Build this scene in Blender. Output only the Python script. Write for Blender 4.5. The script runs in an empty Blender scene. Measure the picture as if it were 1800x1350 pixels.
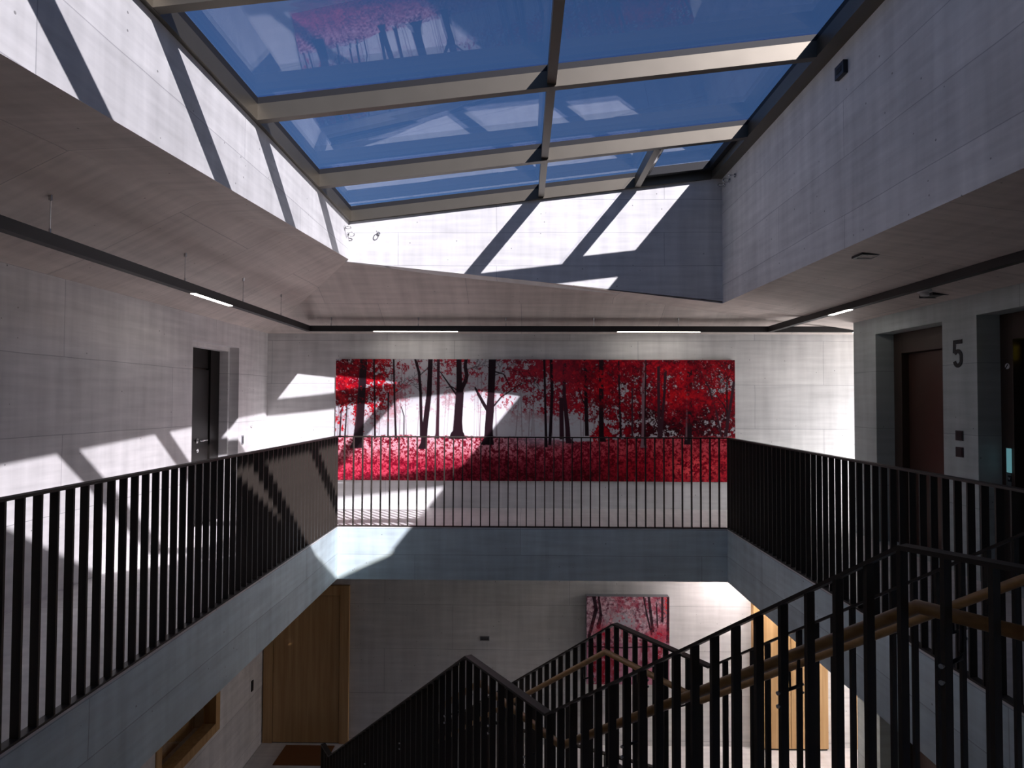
import bpy, bmesh, math, random
import numpy as np
from mathutils import Vector, Matrix

# ------------------------------------------------------------------ camera, sky, sun, exposure
scene = bpy.context.scene
C = scene.collection
random.seed(5)

cam_data = bpy.data.cameras.new('camera')
cam_data.sensor_width = 36.0
cam_data.lens = 36.0 * 1165.0 / 1800.0
cam_data.clip_start = 0.02
cam = bpy.data.objects.new('camera', cam_data)
C.objects.link(cam)
cam.matrix_world = (Matrix.Translation((0, 0, 1.5)) @ Matrix.Rotation(math.radians(0.885), 4, 'Z')
                    @ Matrix.Rotation(math.radians(90 + 1.52), 4, 'X') @ Matrix.Rotation(0.0035, 4, 'Z'))
scene.camera = cam

SUN_DIR = Vector((-0.83, 1.12, -1.0)).normalized()
sun_data = bpy.data.lights.new('sun', 'SUN')
sun_data.energy = 7.0
sun_data.angle = math.radians(0.53)
sun_data.color = (1.0, 0.925, 0.83)
sun = bpy.data.objects.new('sun', sun_data)
C.objects.link(sun)
sun.rotation_euler = SUN_DIR.to_track_quat('-Z', 'Y').to_euler()

world = bpy.data.worlds.new('sky')
scene.world = world
world.use_nodes = True
wn = world.node_tree.nodes
wl = world.node_tree.links
wn.clear()
w_out = wn.new('ShaderNodeOutputWorld')
w_bg = wn.new('ShaderNodeBackground')
w_sky = wn.new('ShaderNodeTexSky')
w_sky.sky_type = 'NISHITA'
w_sky.sun_disc = False
w_sky.sun_elevation = math.radians(33)
w_sky.sun_rotation = math.radians(147)
w_sky.altitude = 900
w_sky.air_density = 1.0
w_sky.dust_density = 0.3
w_sky.ozone_density = 3.0
w_bg.inputs['Strength'].default_value = 0.055
w_hsv = wn.new('ShaderNodeHueSaturation')      # the photograph's deep, saturated blue
w_hsv.inputs['Saturation'].default_value = 1.12
wl.new(w_sky.outputs[0], w_hsv.inputs['Color'])
wl.new(w_hsv.outputs[0], w_bg.inputs['Color'])
wl.new(w_bg.outputs[0], w_out.inputs['Surface'])

scene.view_settings.view_transform = 'Standard'
scene.view_settings.look = 'None'
scene.view_settings.gamma = 1.0
scene.view_settings.use_curve_mapping = False
scene.view_settings.exposure = 0.65
scene.cycles.max_bounces = 8
scene.cycles.diffuse_bounces = 5
scene.cycles.glossy_bounces = 4
scene.cycles.transparent_max_bounces = 8
scene.cycles.adaptive_threshold = 0.05
scene.cycles.caustics_reflective = False
scene.cycles.caustics_refractive = False
scene.cycles.sample_clamp_indirect = 6.0

# daylight coming in through the corridor windows at the far end of both storeys
def daylight(name, loc, sx, sy, power, color):
    d = bpy.data.lights.new(name, 'AREA')
    d.shape = 'RECTANGLE'
    d.size = sx
    d.size_y = sy
    d.energy = power
    d.color = color
    o = bpy.data.objects.new(name, d)
    C.objects.link(o)
    o.location = loc
    o.rotation_euler = (0, math.radians(90), 0)
    return o
daylight('window_daylight', (5.62, 8.60, 1.0), 1.5, 1.2, 42, (1.0, 0.93, 0.97))
daylight('window_daylight', (5.62, 8.60, -2.40), 1.5, 1.2, 24, (1.0, 0.90, 0.93))

# ------------------------------------------------------------------ materials
def new_mat(name):
    m = bpy.data.materials.new(name)
    m.use_nodes = True
    nt = m.node_tree
    return m, nt, nt.nodes['Principled BSDF']

def simple(name, col, rough=0.5, metal=0.0, spec=0.5, noise=0.0, nscale=40.0):
    m, nt, b = new_mat(name)
    b.inputs['Roughness'].default_value = rough
    b.inputs['Metallic'].default_value = metal
    b.inputs['Specular IOR Level'].default_value = spec
    tc = nt.nodes.new('ShaderNodeTexCoord')
    nz = nt.nodes.new('ShaderNodeTexNoise')
    nz.inputs['Scale'].default_value = nscale
    nt.links.new(tc.outputs['Object'], nz.inputs['Vector'])
    mx = nt.nodes.new('ShaderNodeMix')
    mx.data_type = 'RGBA'
    k = noise
    mx.inputs['A'].default_value = (col[0] * (1 - k), col[1] * (1 - k), col[2] * (1 - k), 1)
    mx.inputs['B'].default_value = (min(1, col[0] * (1 + k)), min(1, col[1] * (1 + k)), min(1, col[2] * (1 + k)), 1)
    nt.links.new(nz.outputs['Fac'], mx.inputs['Factor'])
    nt.links.new(mx.outputs['Result'], b.inputs['Base Color'])
    return m

def concrete(name, axis, base=(0.78, 0.77, 0.755), board=(2.6, 0.62), shift=(0, 0), pore=1.0):
    """board marked fair faced concrete; axis = which two object axes lie in the wall"""
    m, nt, b = new_mat(name)
    N, L = nt.nodes, nt.links
    b.inputs['Roughness'].default_value = 0.62
    b.inputs['Specular IOR Level'].default_value = 0.3
    tc = N.new('ShaderNodeTexCoord')
    sep = N.new('ShaderNodeSeparateXYZ')
    L.new(tc.outputs['Object'], sep.inputs[0])
    com = N.new('ShaderNodeCombineXYZ')
    L.new(sep.outputs[axis[0].upper()], com.inputs['X'])
    L.new(sep.outputs[axis[1].upper()], com.inputs['Y'])
    # cloudy tone
    n1 = N.new('ShaderNodeTexNoise')
    n1.inputs['Scale'].default_value = 1.1
    n1.inputs['Detail'].default_value = 4
    n1.inputs['Roughness'].default_value = 0.6
    L.new(tc.outputs['Object'], n1.inputs['Vector'])
    # streaks along the boards
    mp = N.new('ShaderNodeMapping')
    mp.inputs['Scale'].default_value = (0.7, 7.0, 1.0)
    L.new(com.outputs[0], mp.inputs['Vector'])
    n2 = N.new('ShaderNodeTexNoise')
    n2.inputs['Scale'].default_value = 2.2
    n2.inputs['Detail'].default_value = 4
    L.new(mp.outputs[0], n2.inputs['Vector'])
    # vertical wash marks
    mp3 = N.new('ShaderNodeMapping')
    mp3.inputs['Scale'].default_value = (5.0, 0.5, 1.0)
    L.new(com.outputs[0], mp3.inputs['Vector'])
    n3 = N.new('ShaderNodeTexNoise')
    n3.inputs['Scale'].default_value = 1.6
    n3.inputs['Detail'].default_value = 3
    L.new(mp3.outputs[0], n3.inputs['Vector'])
    # formwork joints, wavering a little
    nw = N.new('ShaderNodeTexNoise')
    nw.inputs['Scale'].default_value = 0.9
    nw.inputs['Detail'].default_value = 3
    L.new(com.outputs[0], nw.inputs['Vector'])
    vm = N.new('ShaderNodeVectorMath')
    vm.operation = 'MULTIPLY_ADD'
    vm.inputs[1].default_value = (0.03, 0.03, 0)
    L.new(nw.outputs['Color'], vm.inputs[0])
    L.new(com.outputs[0], vm.inputs[2])
    mpb = N.new('ShaderNodeMapping')
    mpb.inputs['Location'].default_value = (shift[0], shift[1], 0)
    L.new(vm.outputs[0], mpb.inputs['Vector'])
    br = N.new('ShaderNodeTexBrick')
    br.inputs['Color1'].default_value = (1, 1, 1, 1)
    br.inputs['Color2'].default_value = (0.90, 0.90, 0.905, 1)
    br.inputs['Mortar'].default_value = (0.62, 0.62, 0.64, 1)
    br.inputs['Scale'].default_value = 1.0
    br.inputs['Mortar Size'].default_value = 0.0045
    br.inputs['Mortar Smooth'].default_value = 0.6
    br.inputs['Brick Width'].default_value = board[0]
    br.inputs['Row Height'].default_value = board[1]
    br.offset = 0.37
    L.new(mpb.outputs[0], br.inputs['Vector'])
    # air holes
    vo = N.new('ShaderNodeTexVoronoi')
    vo.inputs['Scale'].default_value = 8.0
    L.new(tc.outputs['Object'], vo.inputs['Vector'])
    cr = N.new('ShaderNodeMath')
    cr.operation = 'GREATER_THAN'
    cr.inputs[1].default_value = 0.05 * pore
    L.new(vo.outputs['Distance'], cr.inputs[0])
    # combine
    add = N.new('ShaderNodeMath')
    add.operation = 'ADD'
    L.new(n1.outputs['Fac'], add.inputs[0])
    L.new(n2.outputs['Fac'], add.inputs[1])
    add2 = N.new('ShaderNodeMath')
    add2.operation = 'ADD'
    L.new(add.outputs[0], add2.inputs[0])
    L.new(n3.outputs['Fac'], add2.inputs[1])
    mr = N.new('ShaderNodeMapRange')
    mr.inputs['From Min'].default_value = 1.05
    mr.inputs['From Max'].default_value = 1.95
    mr.inputs['To Min'].default_value = 0.74
    mr.inputs['To Max'].default_value = 1.12
    L.new(add2.outputs[0], mr.inputs['Value'])
    pm = N.new('ShaderNodeMapRange')
    pm.inputs['To Min'].default_value = 0.45
    L.new(cr.outputs[0], pm.inputs['Value'])
    mul = N.new('ShaderNodeMath')
    mul.operation = 'MULTIPLY'
    L.new(mr.outputs[0], mul.inputs[0])
    L.new(pm.outputs[0], mul.inputs[1])
    sc = N.new('ShaderNodeVectorMath')
    sc.operation = 'SCALE'
    L.new(br.outputs['Color'], sc.inputs[0])
    L.new(mul.outputs[0], sc.inputs['Scale'])
    fin = N.new('ShaderNodeVectorMath')
    fin.operation = 'MULTIPLY'
    fin.inputs[1].default_value = base
    L.new(sc.outputs[0], fin.inputs[0])
    L.new(fin.outputs[0], b.inputs['Base Color'])
    bp = N.new('ShaderNodeBump')            # air holes are sunk a little
    bp.inputs['Strength'].default_value = 0.3
    bp.inputs['Distance'].default_value = 0.006
    L.new(cr.outputs[0], bp.inputs['Height'])
    L.new(bp.outputs[0], b.inputs['Normal'])
    return m

def wood(name, c1, c2, axis='Z', rough=0.45, scale=1.0):
    m, nt, b = new_mat(name)
    N, L = nt.nodes, nt.links
    b.inputs['Roughness'].default_value = rough
    tc = N.new('ShaderNodeTexCoord')
    mp = N.new('ShaderNodeMapping')
    s = {'X': (0.35, 9, 9), 'Y': (9, 0.35, 9), 'Z': (9, 9, 0.35)}[axis]
    mp.inputs['Scale'].default_value = tuple(v * scale for v in s)
    L.new(tc.outputs['Object'], mp.inputs['Vector'])
    n = N.new('ShaderNodeTexNoise')
    n.inputs['Scale'].default_value = 2.0
    n.inputs['Detail'].default_value = 6
    n.inputs['Distortion'].default_value = 0.6
    L.new(mp.outputs[0], n.inputs['Vector'])
    cr = N.new('ShaderNodeValToRGB')
    cr.color_ramp.elements[0].position = 0.3
    cr.color_ramp.elements[0].color = (*c1, 1)
    cr.color_ramp.elements[1].position = 0.7
    cr.color_ramp.elements[1].color = (*c2, 1)
    L.new(n.outputs['Fac'], cr.inputs[0])
    L.new(cr.outputs[0], b.inputs['Base Color'])
    return m

def emit(name, col, strength):
    m = bpy.data.materials.new(name)
    m.use_nodes = True
    nt = m.node_tree
    nt.nodes.clear()
    e = nt.nodes.new('ShaderNodeEmission')
    e.inputs['Color'].default_value = (*col, 1)
    e.inputs['Strength'].default_value = strength
    o = nt.nodes.new('ShaderNodeOutputMaterial')
    nt.links.new(e.outputs[0], o.inputs['Surface'])
    return m

def glass(name, tint, ior=1.5):
    m = bpy.data.materials.new(name)
    m.use_nodes = True
    nt = m.node_tree
    nt.nodes.clear()
    t = nt.nodes.new('ShaderNodeBsdfTransparent')
    t.inputs['Color'].default_value = (*tint, 1)
    g = nt.nodes.new('ShaderNodeBsdfGlossy')
    g.inputs['Roughness'].default_value = 0.0
    g.inputs['Color'].default_value = (0.95, 0.97, 1, 1)
    lw = nt.nodes.new('ShaderNodeLayerWeight')      # same reflectance from either side of the pane
    lw.inputs['Blend'].default_value = 0.5
    pw = nt.nodes.new('ShaderNodeMath')
    pw.operation = 'POWER'
    pw.inputs[1].default_value = 5.0
    nt.links.new(lw.outputs['Facing'], pw.inputs[0])
    f = nt.nodes.new('ShaderNodeMath')
    f.operation = 'MULTIPLY_ADD'
    r0 = ((ior - 1) / (ior + 1)) ** 2
    f.inputs[1].default_value = 1 - r0
    f.inputs[2].default_value = r0
    nt.links.new(pw.outputs[0], f.inputs[0])
    mx = nt.nodes.new('ShaderNodeMixShader')
    o = nt.nodes.new('ShaderNodeOutputMaterial')
    nt.links.new(f.outputs[0], mx.inputs['Fac'])
    nt.links.new(t.outputs[0], mx.inputs[1])
    nt.links.new(g.outputs[0], mx.inputs[2])
    nt.links.new(mx.outputs[0], o.inputs['Surface'])
    return m

def vcol(name, rough=0.35):
    m, nt, b = new_mat(name)
    a = nt.nodes.new('ShaderNodeAttribute')
    a.attribute_name = 'ink'
    nt.links.new(a.outputs['Color'], b.inputs['Base Color'])
    b.inputs['Roughness'].default_value = rough
    b.inputs['Specular IOR Level'].default_value = 0.25
    return m

M = {}
M['c_yz'] = concrete('concrete_side', 'yz', base=(0.82, 0.795, 0.785))
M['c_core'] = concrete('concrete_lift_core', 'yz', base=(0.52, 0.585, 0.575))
M['c_xz'] = concrete('concrete_far', 'xz', shift=(0.95, 0.1))
M['c_well_side'] = concrete('concrete_well_side', 'yz', board=(3.4, 0.43), shift=(0.6, 0.1), pore=1.15)
M['c_well_far'] = concrete('concrete_well_far', 'xz', board=(3.2, 0.40), shift=(0.3, 0.05), pore=1.15)
M['c_ceil'] = concrete('concrete_ceiling', 'xy', base=(0.70, 0.62, 0.565), board=(1.9, 1.25))
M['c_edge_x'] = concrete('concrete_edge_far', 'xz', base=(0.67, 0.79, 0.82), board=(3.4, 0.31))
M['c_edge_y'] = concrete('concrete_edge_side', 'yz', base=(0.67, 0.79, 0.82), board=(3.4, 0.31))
M['floor'] = concrete('screed_floor', 'xy', base=(0.77, 0.75, 0.73), board=(3.6, 2.4), pore=0.3)
M['floor'].node_tree.nodes['Principled BSDF'].inputs['Roughness'].default_value = 0.38
M['steel'] = simple('dark_bronze_steel', (0.042, 0.034, 0.028), 0.45, 0.0, 0.3, 0.15, 12)
M['frame'] = simple('anodised_bronze', (0.135, 0.12, 0.095), 0.45, 0.75, 0.5, 0.10, 5)
M['gasket'] = simple('black_gasket', (0.012, 0.012, 0.014), 0.6, 0, 0.3, 0.1)
M['glass'] = glass('skylight_glass', (0.82, 0.835, 0.92), 1.52)
M['wglass'] = glass('window_glass', (0.95, 0.96, 0.96), 1.4)
M['door_dark'] = simple('dark_door_paint', (0.012, 0.010, 0.009), 0.4, 0, 0.2, 0.1, 8)
M['lift_frame'] = simple('lift_frame_brown', (0.055, 0.036, 0.026), 0.4, 0.2, 0.5, 0.12, 6)
M['lift_door'] = simple('lift_door_brown', (0.060, 0.030, 0.021), 0.38, 0.2, 0.5, 0.12, 6)
M['black'] = simple('black_plastic', (0.012, 0.012, 0.016), 0.4, 0, 0.4, 0.1)
M['number'] = simple('black_paint', (0.018, 0.02, 0.024), 0.6, 0, 0.3, 0.1)
M['chrome'] = simple('brushed_steel', (0.62, 0.62, 0.62), 0.25, 1.0, 0.5, 0.05)
M['white'] = simple('white_plastic', (0.75, 0.75, 0.74), 0.4, 0, 0.5, 0.03)
M['grey'] = simple('grey_plastic', (0.22, 0.22, 0.24), 0.5, 0, 0.5, 0.05)
M['track'] = simple('black_light_track', (0.022, 0.020, 0.021), 0.5, 0, 0.4, 0.1, 10)
M['led'] = emit('led_diffuser', (1.0, 0.93, 0.86), 7.0)
M['led_low'] = emit('led_diffuser_lower', (1.0, 0.87, 0.86), 85.0)
M['lcd'] = emit('lift_display', (0.25, 0.62, 0.70), 0.22)
M['lamp_yellow'] = emit('yellow_sign', (0.75, 0.62, 0.03), 0.5)
M['oak'] = wood('oak_veneer', (0.44, 0.255, 0.10), (0.60, 0.385, 0.18), 'Z')
M['rail_oak'] = wood('oak_handrail', (0.31, 0.16, 0.048), (0.44, 0.245, 0.085), 'Y', 0.35, 1.5)
M['mat'] = simple('coir_mat', (0.20, 0.085, 0.035), 0.95, 0, 0.1, 0.35, 160)
M['print'] = vcol('forest_print')
M['print_small'] = vcol('woodland_print')

# ------------------------------------------------------------------ helpers
def link(name, me, mat, parent=None):
    o = bpy.data.objects.new(name, me)
    C.objects.link(o)
    if mat is not None and not me.materials:
        me.materials.append(mat)
    if parent is not None:
        o.parent = parent
    return o

class MB:
    def __init__(self):
        self.v, self.f = [], []
    def hexa(self, p):                       # 8 points: 4 lower ring, 4 upper ring
        n = len(self.v)
        self.v += [tuple(q) for q in p]
        self.f += [[n + i for i in r] for r in ((3, 2, 1, 0), (4, 5, 6, 7), (0, 1, 5, 4), (1, 2, 6, 5), (2, 3, 7, 6), (3, 0, 4, 7))]
        return self
    def box(self, x0, x1, y0, y1, z0, z1):
        return self.hexa([(x0, y0, z0), (x1, y0, z0), (x1, y1, z0), (x0, y1, z0), (x0, y0, z1), (x1, y0, z1), (x1, y1, z1), (x0, y1, z1)])
    def prism(self, poly, dz):               # polygon (3D points) extruded by dz upwards
        n, k = len(self.v), len(poly)
        self.v += [tuple(p) for p in poly] + [(p[0], p[1], p[2] + dz) for p in poly]
        self.f.append([n + i for i in reversed(range(k))])
        self.f.append([n + k + i for i in range(k)])
        for i in range(k):
            j = (i + 1) % k
            self.f.append([n + i, n + j, n + k + j, n + k + i])
        return self
    def tube(self, pts, r, seg=10, cap=True):
        pts = [Vector(p) for p in pts]
        n0 = len(self.v)
        for i, p in enumerate(pts):
            if i == 0:
                t = (pts[1] - p).normalized(); k = 1
            elif i == len(pts) - 1:
                t = (p - pts[i - 1]).normalized(); k = 1
            else:
                a = (p - pts[i - 1]).normalized(); c = (pts[i + 1] - p).normalized()
                t = (a + c).normalized(); k = 1 / max(0.4, t.dot(a))
            up = Vector((0, 0, 1)) if abs(t.z) < 0.95 else Vector((1, 0, 0))
            s = t.cross(up).normalized()
            u = s.cross(t).normalized()
            for q in range(seg):
                a = 2 * math.pi * q / seg
                self.v.append(tuple(p + s * math.cos(a) * r + u * math.sin(a) * r * k))
        for i in range(len(pts) - 1):
            for q in range(seg):
                w = (q + 1) % seg
                a = n0 + i * seg
                self.f.append([a + q, a + w, a + seg + w, a + seg + q])
        if cap:
            self.f.append([n0 + q for q in reversed(range(seg))])
            e = n0 + (len(pts) - 1) * seg
            self.f.append([e + q for q in range(seg)])
        return self
    def build(self, name, mat, parent=None, smooth=False):
        me = bpy.data.meshes.new(name)
        me.from_pydata(self.v, [], self.f)
        me.update()
        bm = bmesh.new()
        bm.from_mesh(me)
        bmesh.ops.recalc_face_normals(bm, faces=bm.faces)
        bm.to_mesh(me)
        bm.free()
        if smooth:
            for p in me.polygons:
                p.use_smooth = len(p.vertices) == 4
        return link(name, me, mat, parent)

def bx(name, x0, x1, y0, y1, z0, z1, mat, parent=None):
    return MB().box(x0, x1, y0, y1, z0, z1).build(name, mat, parent)

def bevel(o, w=0.004):
    m = o.modifiers.new('edge', 'BEVEL')
    m.width = w
    m.segments = 2
    m.limit_method = 'ANGLE'
    return o

def tag(o, label=None, cat=None, group=None, kind=None):
    if label: o['label'] = label
    if cat: o['category'] = cat
    if group: o['group'] = group
    if kind: o['kind'] = kind
    return o

def empty(name, loc=(0, 0, 0)):
    o = bpy.data.objects.new(name, None)
    o.empty_display_size = 0.1
    C.objects.link(o)
    o.location = loc
    return o

def struct(o, label):
    return tag(o, label, None, None, 'structure')

# ------------------------------------------------------------------ dimensions (metres, z = 0 on the upper gallery floor)
XL, XR = -2.20, 2.43            # edges of the void
YF = 7.925                      # far edge of the void
WXL, WXR = -2.10, 2.39          # faces of the skylight well walls
WL, WR, WF = -3.63, 3.86, 9.38  # wall faces
YN = -2.6                       # wall behind the viewer
LOW = -3.28                     # lower storey floor
SLAB = -0.62                    # underside of the gallery slab
CZ = 2.46                       # ceiling height at the walls
YS = -0.08                      # near end of the skylight, door side
YR = 2.78                       # near end of the skylight, lift side: the near edge runs askew, like the stair head
CORE_Y = 7.77                   # far corner of the lift core
XE = 5.5                        # far right end of the corridor

SD = Vector((-0.53, 0.848, 0.0))     # direction in which the stair descends
SP = Vector((0.848, 0.53, 0.0))      # across the stair
T0 = Vector((1.13, 2.0, 0.0))        # top nosing, viewer's side
SW = 1.234                           # stair width

# ------------------------------------------------------------------ floors and slabs
mb = MB()
mbf = MB()
a = T0 - SD * 1.9
c = T0 + SP * SW
polys = [
    [(WL, YN), (XL, YN), (XL, WF), (WL, WF)],
    [(XL, YF), (XE, YF), (XE, WF), (XL, WF)],
    [(XR, 2.81), (WR, 2.81), (WR, YF), (XR, YF)],
    [(XL, YN), (WR, YN), (WR, a.y), (a.x, a.y), (XL, a.y)],
    [(a.x, a.y), (WR, a.y), (WR, 2.81), (XR, 2.81), (c.x, c.y), (T0.x, T0.y)],
]
for p in polys:
    mb.prism([(x, y, SLAB) for x, y in p], -SLAB - 0.012)
    mbf.prism([(x, y, -0.012) for x, y in p], 0.012)
slab = struct(mb.build('floor_slab', M['c_edge_y']), 'grey concrete gallery slab edge around the stair void')
floor = struct(mbf.build('floor', M['floor']), 'pale screed floor of the upper gallery')
# the far slab face has its boards running across
bx('slab_face', XL + 0.001, XR - 0.001, YF - 0.006, YF, SLAB, -0.012, M['c_edge_x'], slab)
fl = bx('floor_lower', WL, XE, YN, WF, LOW - 0.25, LOW, M['floor'])
struct(fl, 'pale screed floor of the lower storey')

# ------------------------------------------------------------------ walls
# left wall with the recessed door above and a timber framed window below
D0, D1, DH = 7.24, 8.43, 2.175
W0, W1, WZ0, WZ1 = 6.62, 8.02, -2.44, -1.08
mb = MB()
ZT = 3.4
mb.box(WL - 0.45, WL, YN, W0, LOW, SLAB)
mb.box(WL - 0.45, WL, W1, WF, LOW, SLAB)
mb.box(WL - 0.45, WL, W0, W1, LOW, WZ0)
mb.box(WL - 0.45, WL, W0, W1, WZ1, SLAB)
mb.box(WL - 0.45, WL, YN, WF, SLAB, 0)
mb.box(WL - 0.45, WL, YN, D0, 0, ZT)
mb.box(WL - 0.45, WL, D1, WF, 0, ZT)
mb.box(WL - 0.45, WL, D0, D1, DH, ZT)
struct(mb.build('wall_left', M['c_yz']), 'long pale concrete wall with the recessed dark door')
mb = MB()
mb.box(WL - 0.45, XE + 0.3, WF, WF + 0.3, LOW, ZT)
struct(mb.build('wall_far', M['c_xz']), 'pale concrete end wall that carries the red forest print')
struct(bx('wall_near', WL - 0.45, XE + 0.3, YN - 0.3, YN, LOW, ZT, M['c_xz']), 'concrete wall behind the viewer')

# lift core on the right, with two recessed lift openings on each storey
LIFTS = [(6.14, 7.29), (4.52, 5.68)]
LH = 2.25
mb = MB()
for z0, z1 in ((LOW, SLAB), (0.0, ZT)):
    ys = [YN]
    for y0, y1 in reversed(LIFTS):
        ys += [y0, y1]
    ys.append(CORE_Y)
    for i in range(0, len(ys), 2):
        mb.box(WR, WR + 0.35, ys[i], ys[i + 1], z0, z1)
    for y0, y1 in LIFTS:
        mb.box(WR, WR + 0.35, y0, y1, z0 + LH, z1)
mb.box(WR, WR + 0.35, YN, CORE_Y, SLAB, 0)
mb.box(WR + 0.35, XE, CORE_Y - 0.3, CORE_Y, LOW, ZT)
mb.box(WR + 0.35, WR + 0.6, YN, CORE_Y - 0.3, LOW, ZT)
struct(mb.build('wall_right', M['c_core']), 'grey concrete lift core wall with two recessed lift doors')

# corridor end wall, a window on each storey
mb = MB()
wy0, wy1 = 7.95, 9.25
for z0, z1, a0, a1 in ((LOW, SLAB, -3.2, -1.3), (0.0, ZT, 0.05, 1.95)):
    mb.box(XE, XE + 0.3, CORE_Y - 0.3, wy0, z0, z1)
    mb.box(XE, XE + 0.3, wy1, WF, z0, z1)
    mb.box(XE, XE + 0.3, wy0, wy1, z0, a0)
    mb.box(XE, XE + 0.3, wy0, wy1, a1, z1)
mb.box(XE, XE + 0.3, CORE_Y - 0.3, WF, SLAB, 0)
struct(mb.build('wall_corridor', M['c_yz']), 'concrete corridor end wall behind the lift core')
for i, (a0, a1) in enumerate(((0.05, 1.95), (-3.2, -1.3))):
    w = empty('window_%d' % (i + 2), (XE + 0.06, wy0, a0))
    struct(w, 'corridor window behind the lift core, %s storey' % ('upper', 'lower')[i])
    m_ = MB()
    m_.box(0, 0.06, 0, 0.05, 0, a1 - a0).box(0, 0.06, wy1 - wy0 - 0.05, wy1 - wy0, 0, a1 - a0)
    m_.box(0, 0.06, 0.05, wy1 - wy0 - 0.05, 0, 0.05).box(0, 0.06, 0.05, wy1 - wy0 - 0.05, a1 - a0 - 0.05, a1 - a0)
    m_.build('window_frame', M['frame'], w)
    bx('pane', 0.02, 0.03, 0.05, wy1 - wy0 - 0.05, 0.05, a1 - a0 - 0.05, M['wglass'], w)

# ------------------------------------------------------------------ folded ceiling around the skylight well
def well_left(y):   # lower edge of the left well wall
    return 3.21 - 0.060 * (YF - y)
def well_right(y):
    return 2.68 - 0.012 * (YF - y)
Lf, Ln = (WL, WF, CZ), (WL, YS, CZ)
Wf, Wn = (WXL, YF, 3.21), (WXL, YS, well_left(YS))
k = (YF - YS) / (YF - 2.0)
Q = (WXL - 0.72 * k, YS, 3.21 - 0.39 * k)
Fr, Fn = (WXR, YF, 2.68), (WXR, YR, well_right(YR))
Rw = (4.9, WF, CZ)
Rc, Rn = (WR, CORE_Y, CZ - 0.03), (WR, YR, CZ - 0.03)
Re0, Re1 = (XE, WF, CZ), (XE, CORE_Y, CZ - 0.03)
tris = [(Wf, Wn, Q), (Lf, Wf, Q), (Lf, Q, Ln),
        (Lf, Rw, Wf), (Wf, Rw, Fr), (Fr, Rw, Rc), (Rw, Re0, Re1), (Rw, Re1, Rc),
        (Fr, Rc, Rn), (Fr, Rn, Fn)]
verts, faces, idx = [], [], {}
def vid(p):
    p = tuple(p)
    if p not in idx:
        idx[p] = len(verts)
        verts.append(p)
    return idx[p]
for t in tris:
    faces.append([vid(p) for p in t])
me = bpy.data.meshes.new('ceiling')
n = len(verts)
def top_of(p):
    x, y, z = p
    if p in (Wf, Wn, Fr, Fn):
        return (x + (-0.2 if x < 0 else 0.2), y + (0.2 if y > 5 else 0), z + 0.12)
    return (x, y, z + 0.3)
allv = verts + [top_of(p) for p in verts]
allf = faces + [[n + i for i in reversed(f)] for f in faces]
edge_count = {}
for f in faces:
    for i in range(3):
        e = (f[i], f[(i + 1) % 3])
        kx = tuple(sorted(e))
        edge_count.setdefault(kx, []).append(e)
for kx, es in edge_count.items():
    if len(es) == 1:
        a_, b_ = es[0]
        allf.append([a_, b_, n + b_, n + a_])
me.from_pydata(allv, [], allf)
me.update()
bm = bmesh.new(); bm.from_mesh(me)
bmesh.ops.recalc_face_normals(bm, faces=bm.faces)
bm.to_mesh(me); bm.free()
struct(link('ceiling', me, M['c_ceil']), 'folded grey concrete ceiling around the skylight well')
near_c = MB().prism([(WL, YN, 3.0), (WR, YN, 3.0), (WR, YR, 3.0), (WXR, YR, 3.0), (WXL, YS, 3.0), (WL, YS, 3.0)], 0.6).build('ceiling_near', M['c_ceil'])
struct(near_c, 'flat concrete ceiling behind the viewer')
low_c = struct(MB().box(WL, XL - 0.05, YN, WF, SLAB - 0.004, SLAB).box(WR, XE, CORE_Y, WF, SLAB - 0.004, SLAB).build('ceiling_lower', M['c_ceil']), 'concrete soffit of the lower storey')

# ------------------------------------------------------------------ skylight well walls and skylight
def sky_z(x, y):     # underside of the skylight frame
    zl = 3.66 + 0.006 * (YF - y)
    zr = 4.19 - 0.006 * (YF - y)
    t = (x - WXL) / (WXR - WXL)
    return zl + (zr - zl) * t
def wall_hexa(pts_low, pts_high):
    return MB().hexa(pts_low + pts_high)
TH = 0.28
struct(wall_hexa([(WXL - TH, YS, well_left(YS)), (WXL, YS, well_left(YS)), (WXL, YF, 3.21), (WXL - TH, YF, 3.21)],
                 [(WXL - TH, YS, sky_z(WXL, YS) + 0.2), (WXL, YS, sky_z(WXL, YS) + 0.2), (WXL, YF, sky_z(WXL, YF) + 0.2), (WXL - TH, YF, sky_z(WXL, YF) + 0.2)]).build('wall_skylight_left', M['c_well_side']),
       'sunlit concrete well wall striped by beam shadows')
struct(wall_hexa([(WXR, YR, well_right(YR)), (WXR + TH, YR, well_right(YR)), (WXR + TH, YF, 2.68), (WXR, YF, 2.68)],
                 [(WXR, YR, sky_z(WXR, YR) + 0.2), (WXR + TH, YR, sky_z(WXR, YR) + 0.2), (WXR + TH, YF, sky_z(WXR, YF) + 0.2), (WXR, YF, sky_z(WXR, YF) + 0.2)]).build('wall_skylight_right', M['c_well_side']),
       'bluish shaded concrete well wall on the lift side')
struct(wall_hexa([(WXL - TH, YF, 3.21), (WXR + TH, YF, 2.68), (WXR + TH, YF + TH, 2.68), (WXL - TH, YF + TH, 3.21)],
                 [(WXL - TH, YF, sky_z(WXL, YF) + 0.165), (WXR + TH, YF, sky_z(WXR, YF) + 0.165), (WXR + TH, YF + TH, sky_z(WXR, YF) + 0.165), (WXL - TH, YF + TH, sky_z(WXL, YF) + 0.165)]).build('wall_skylight_far', M['c_well_far']),
       'concrete well wall above the forest print, half in sun')
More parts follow.
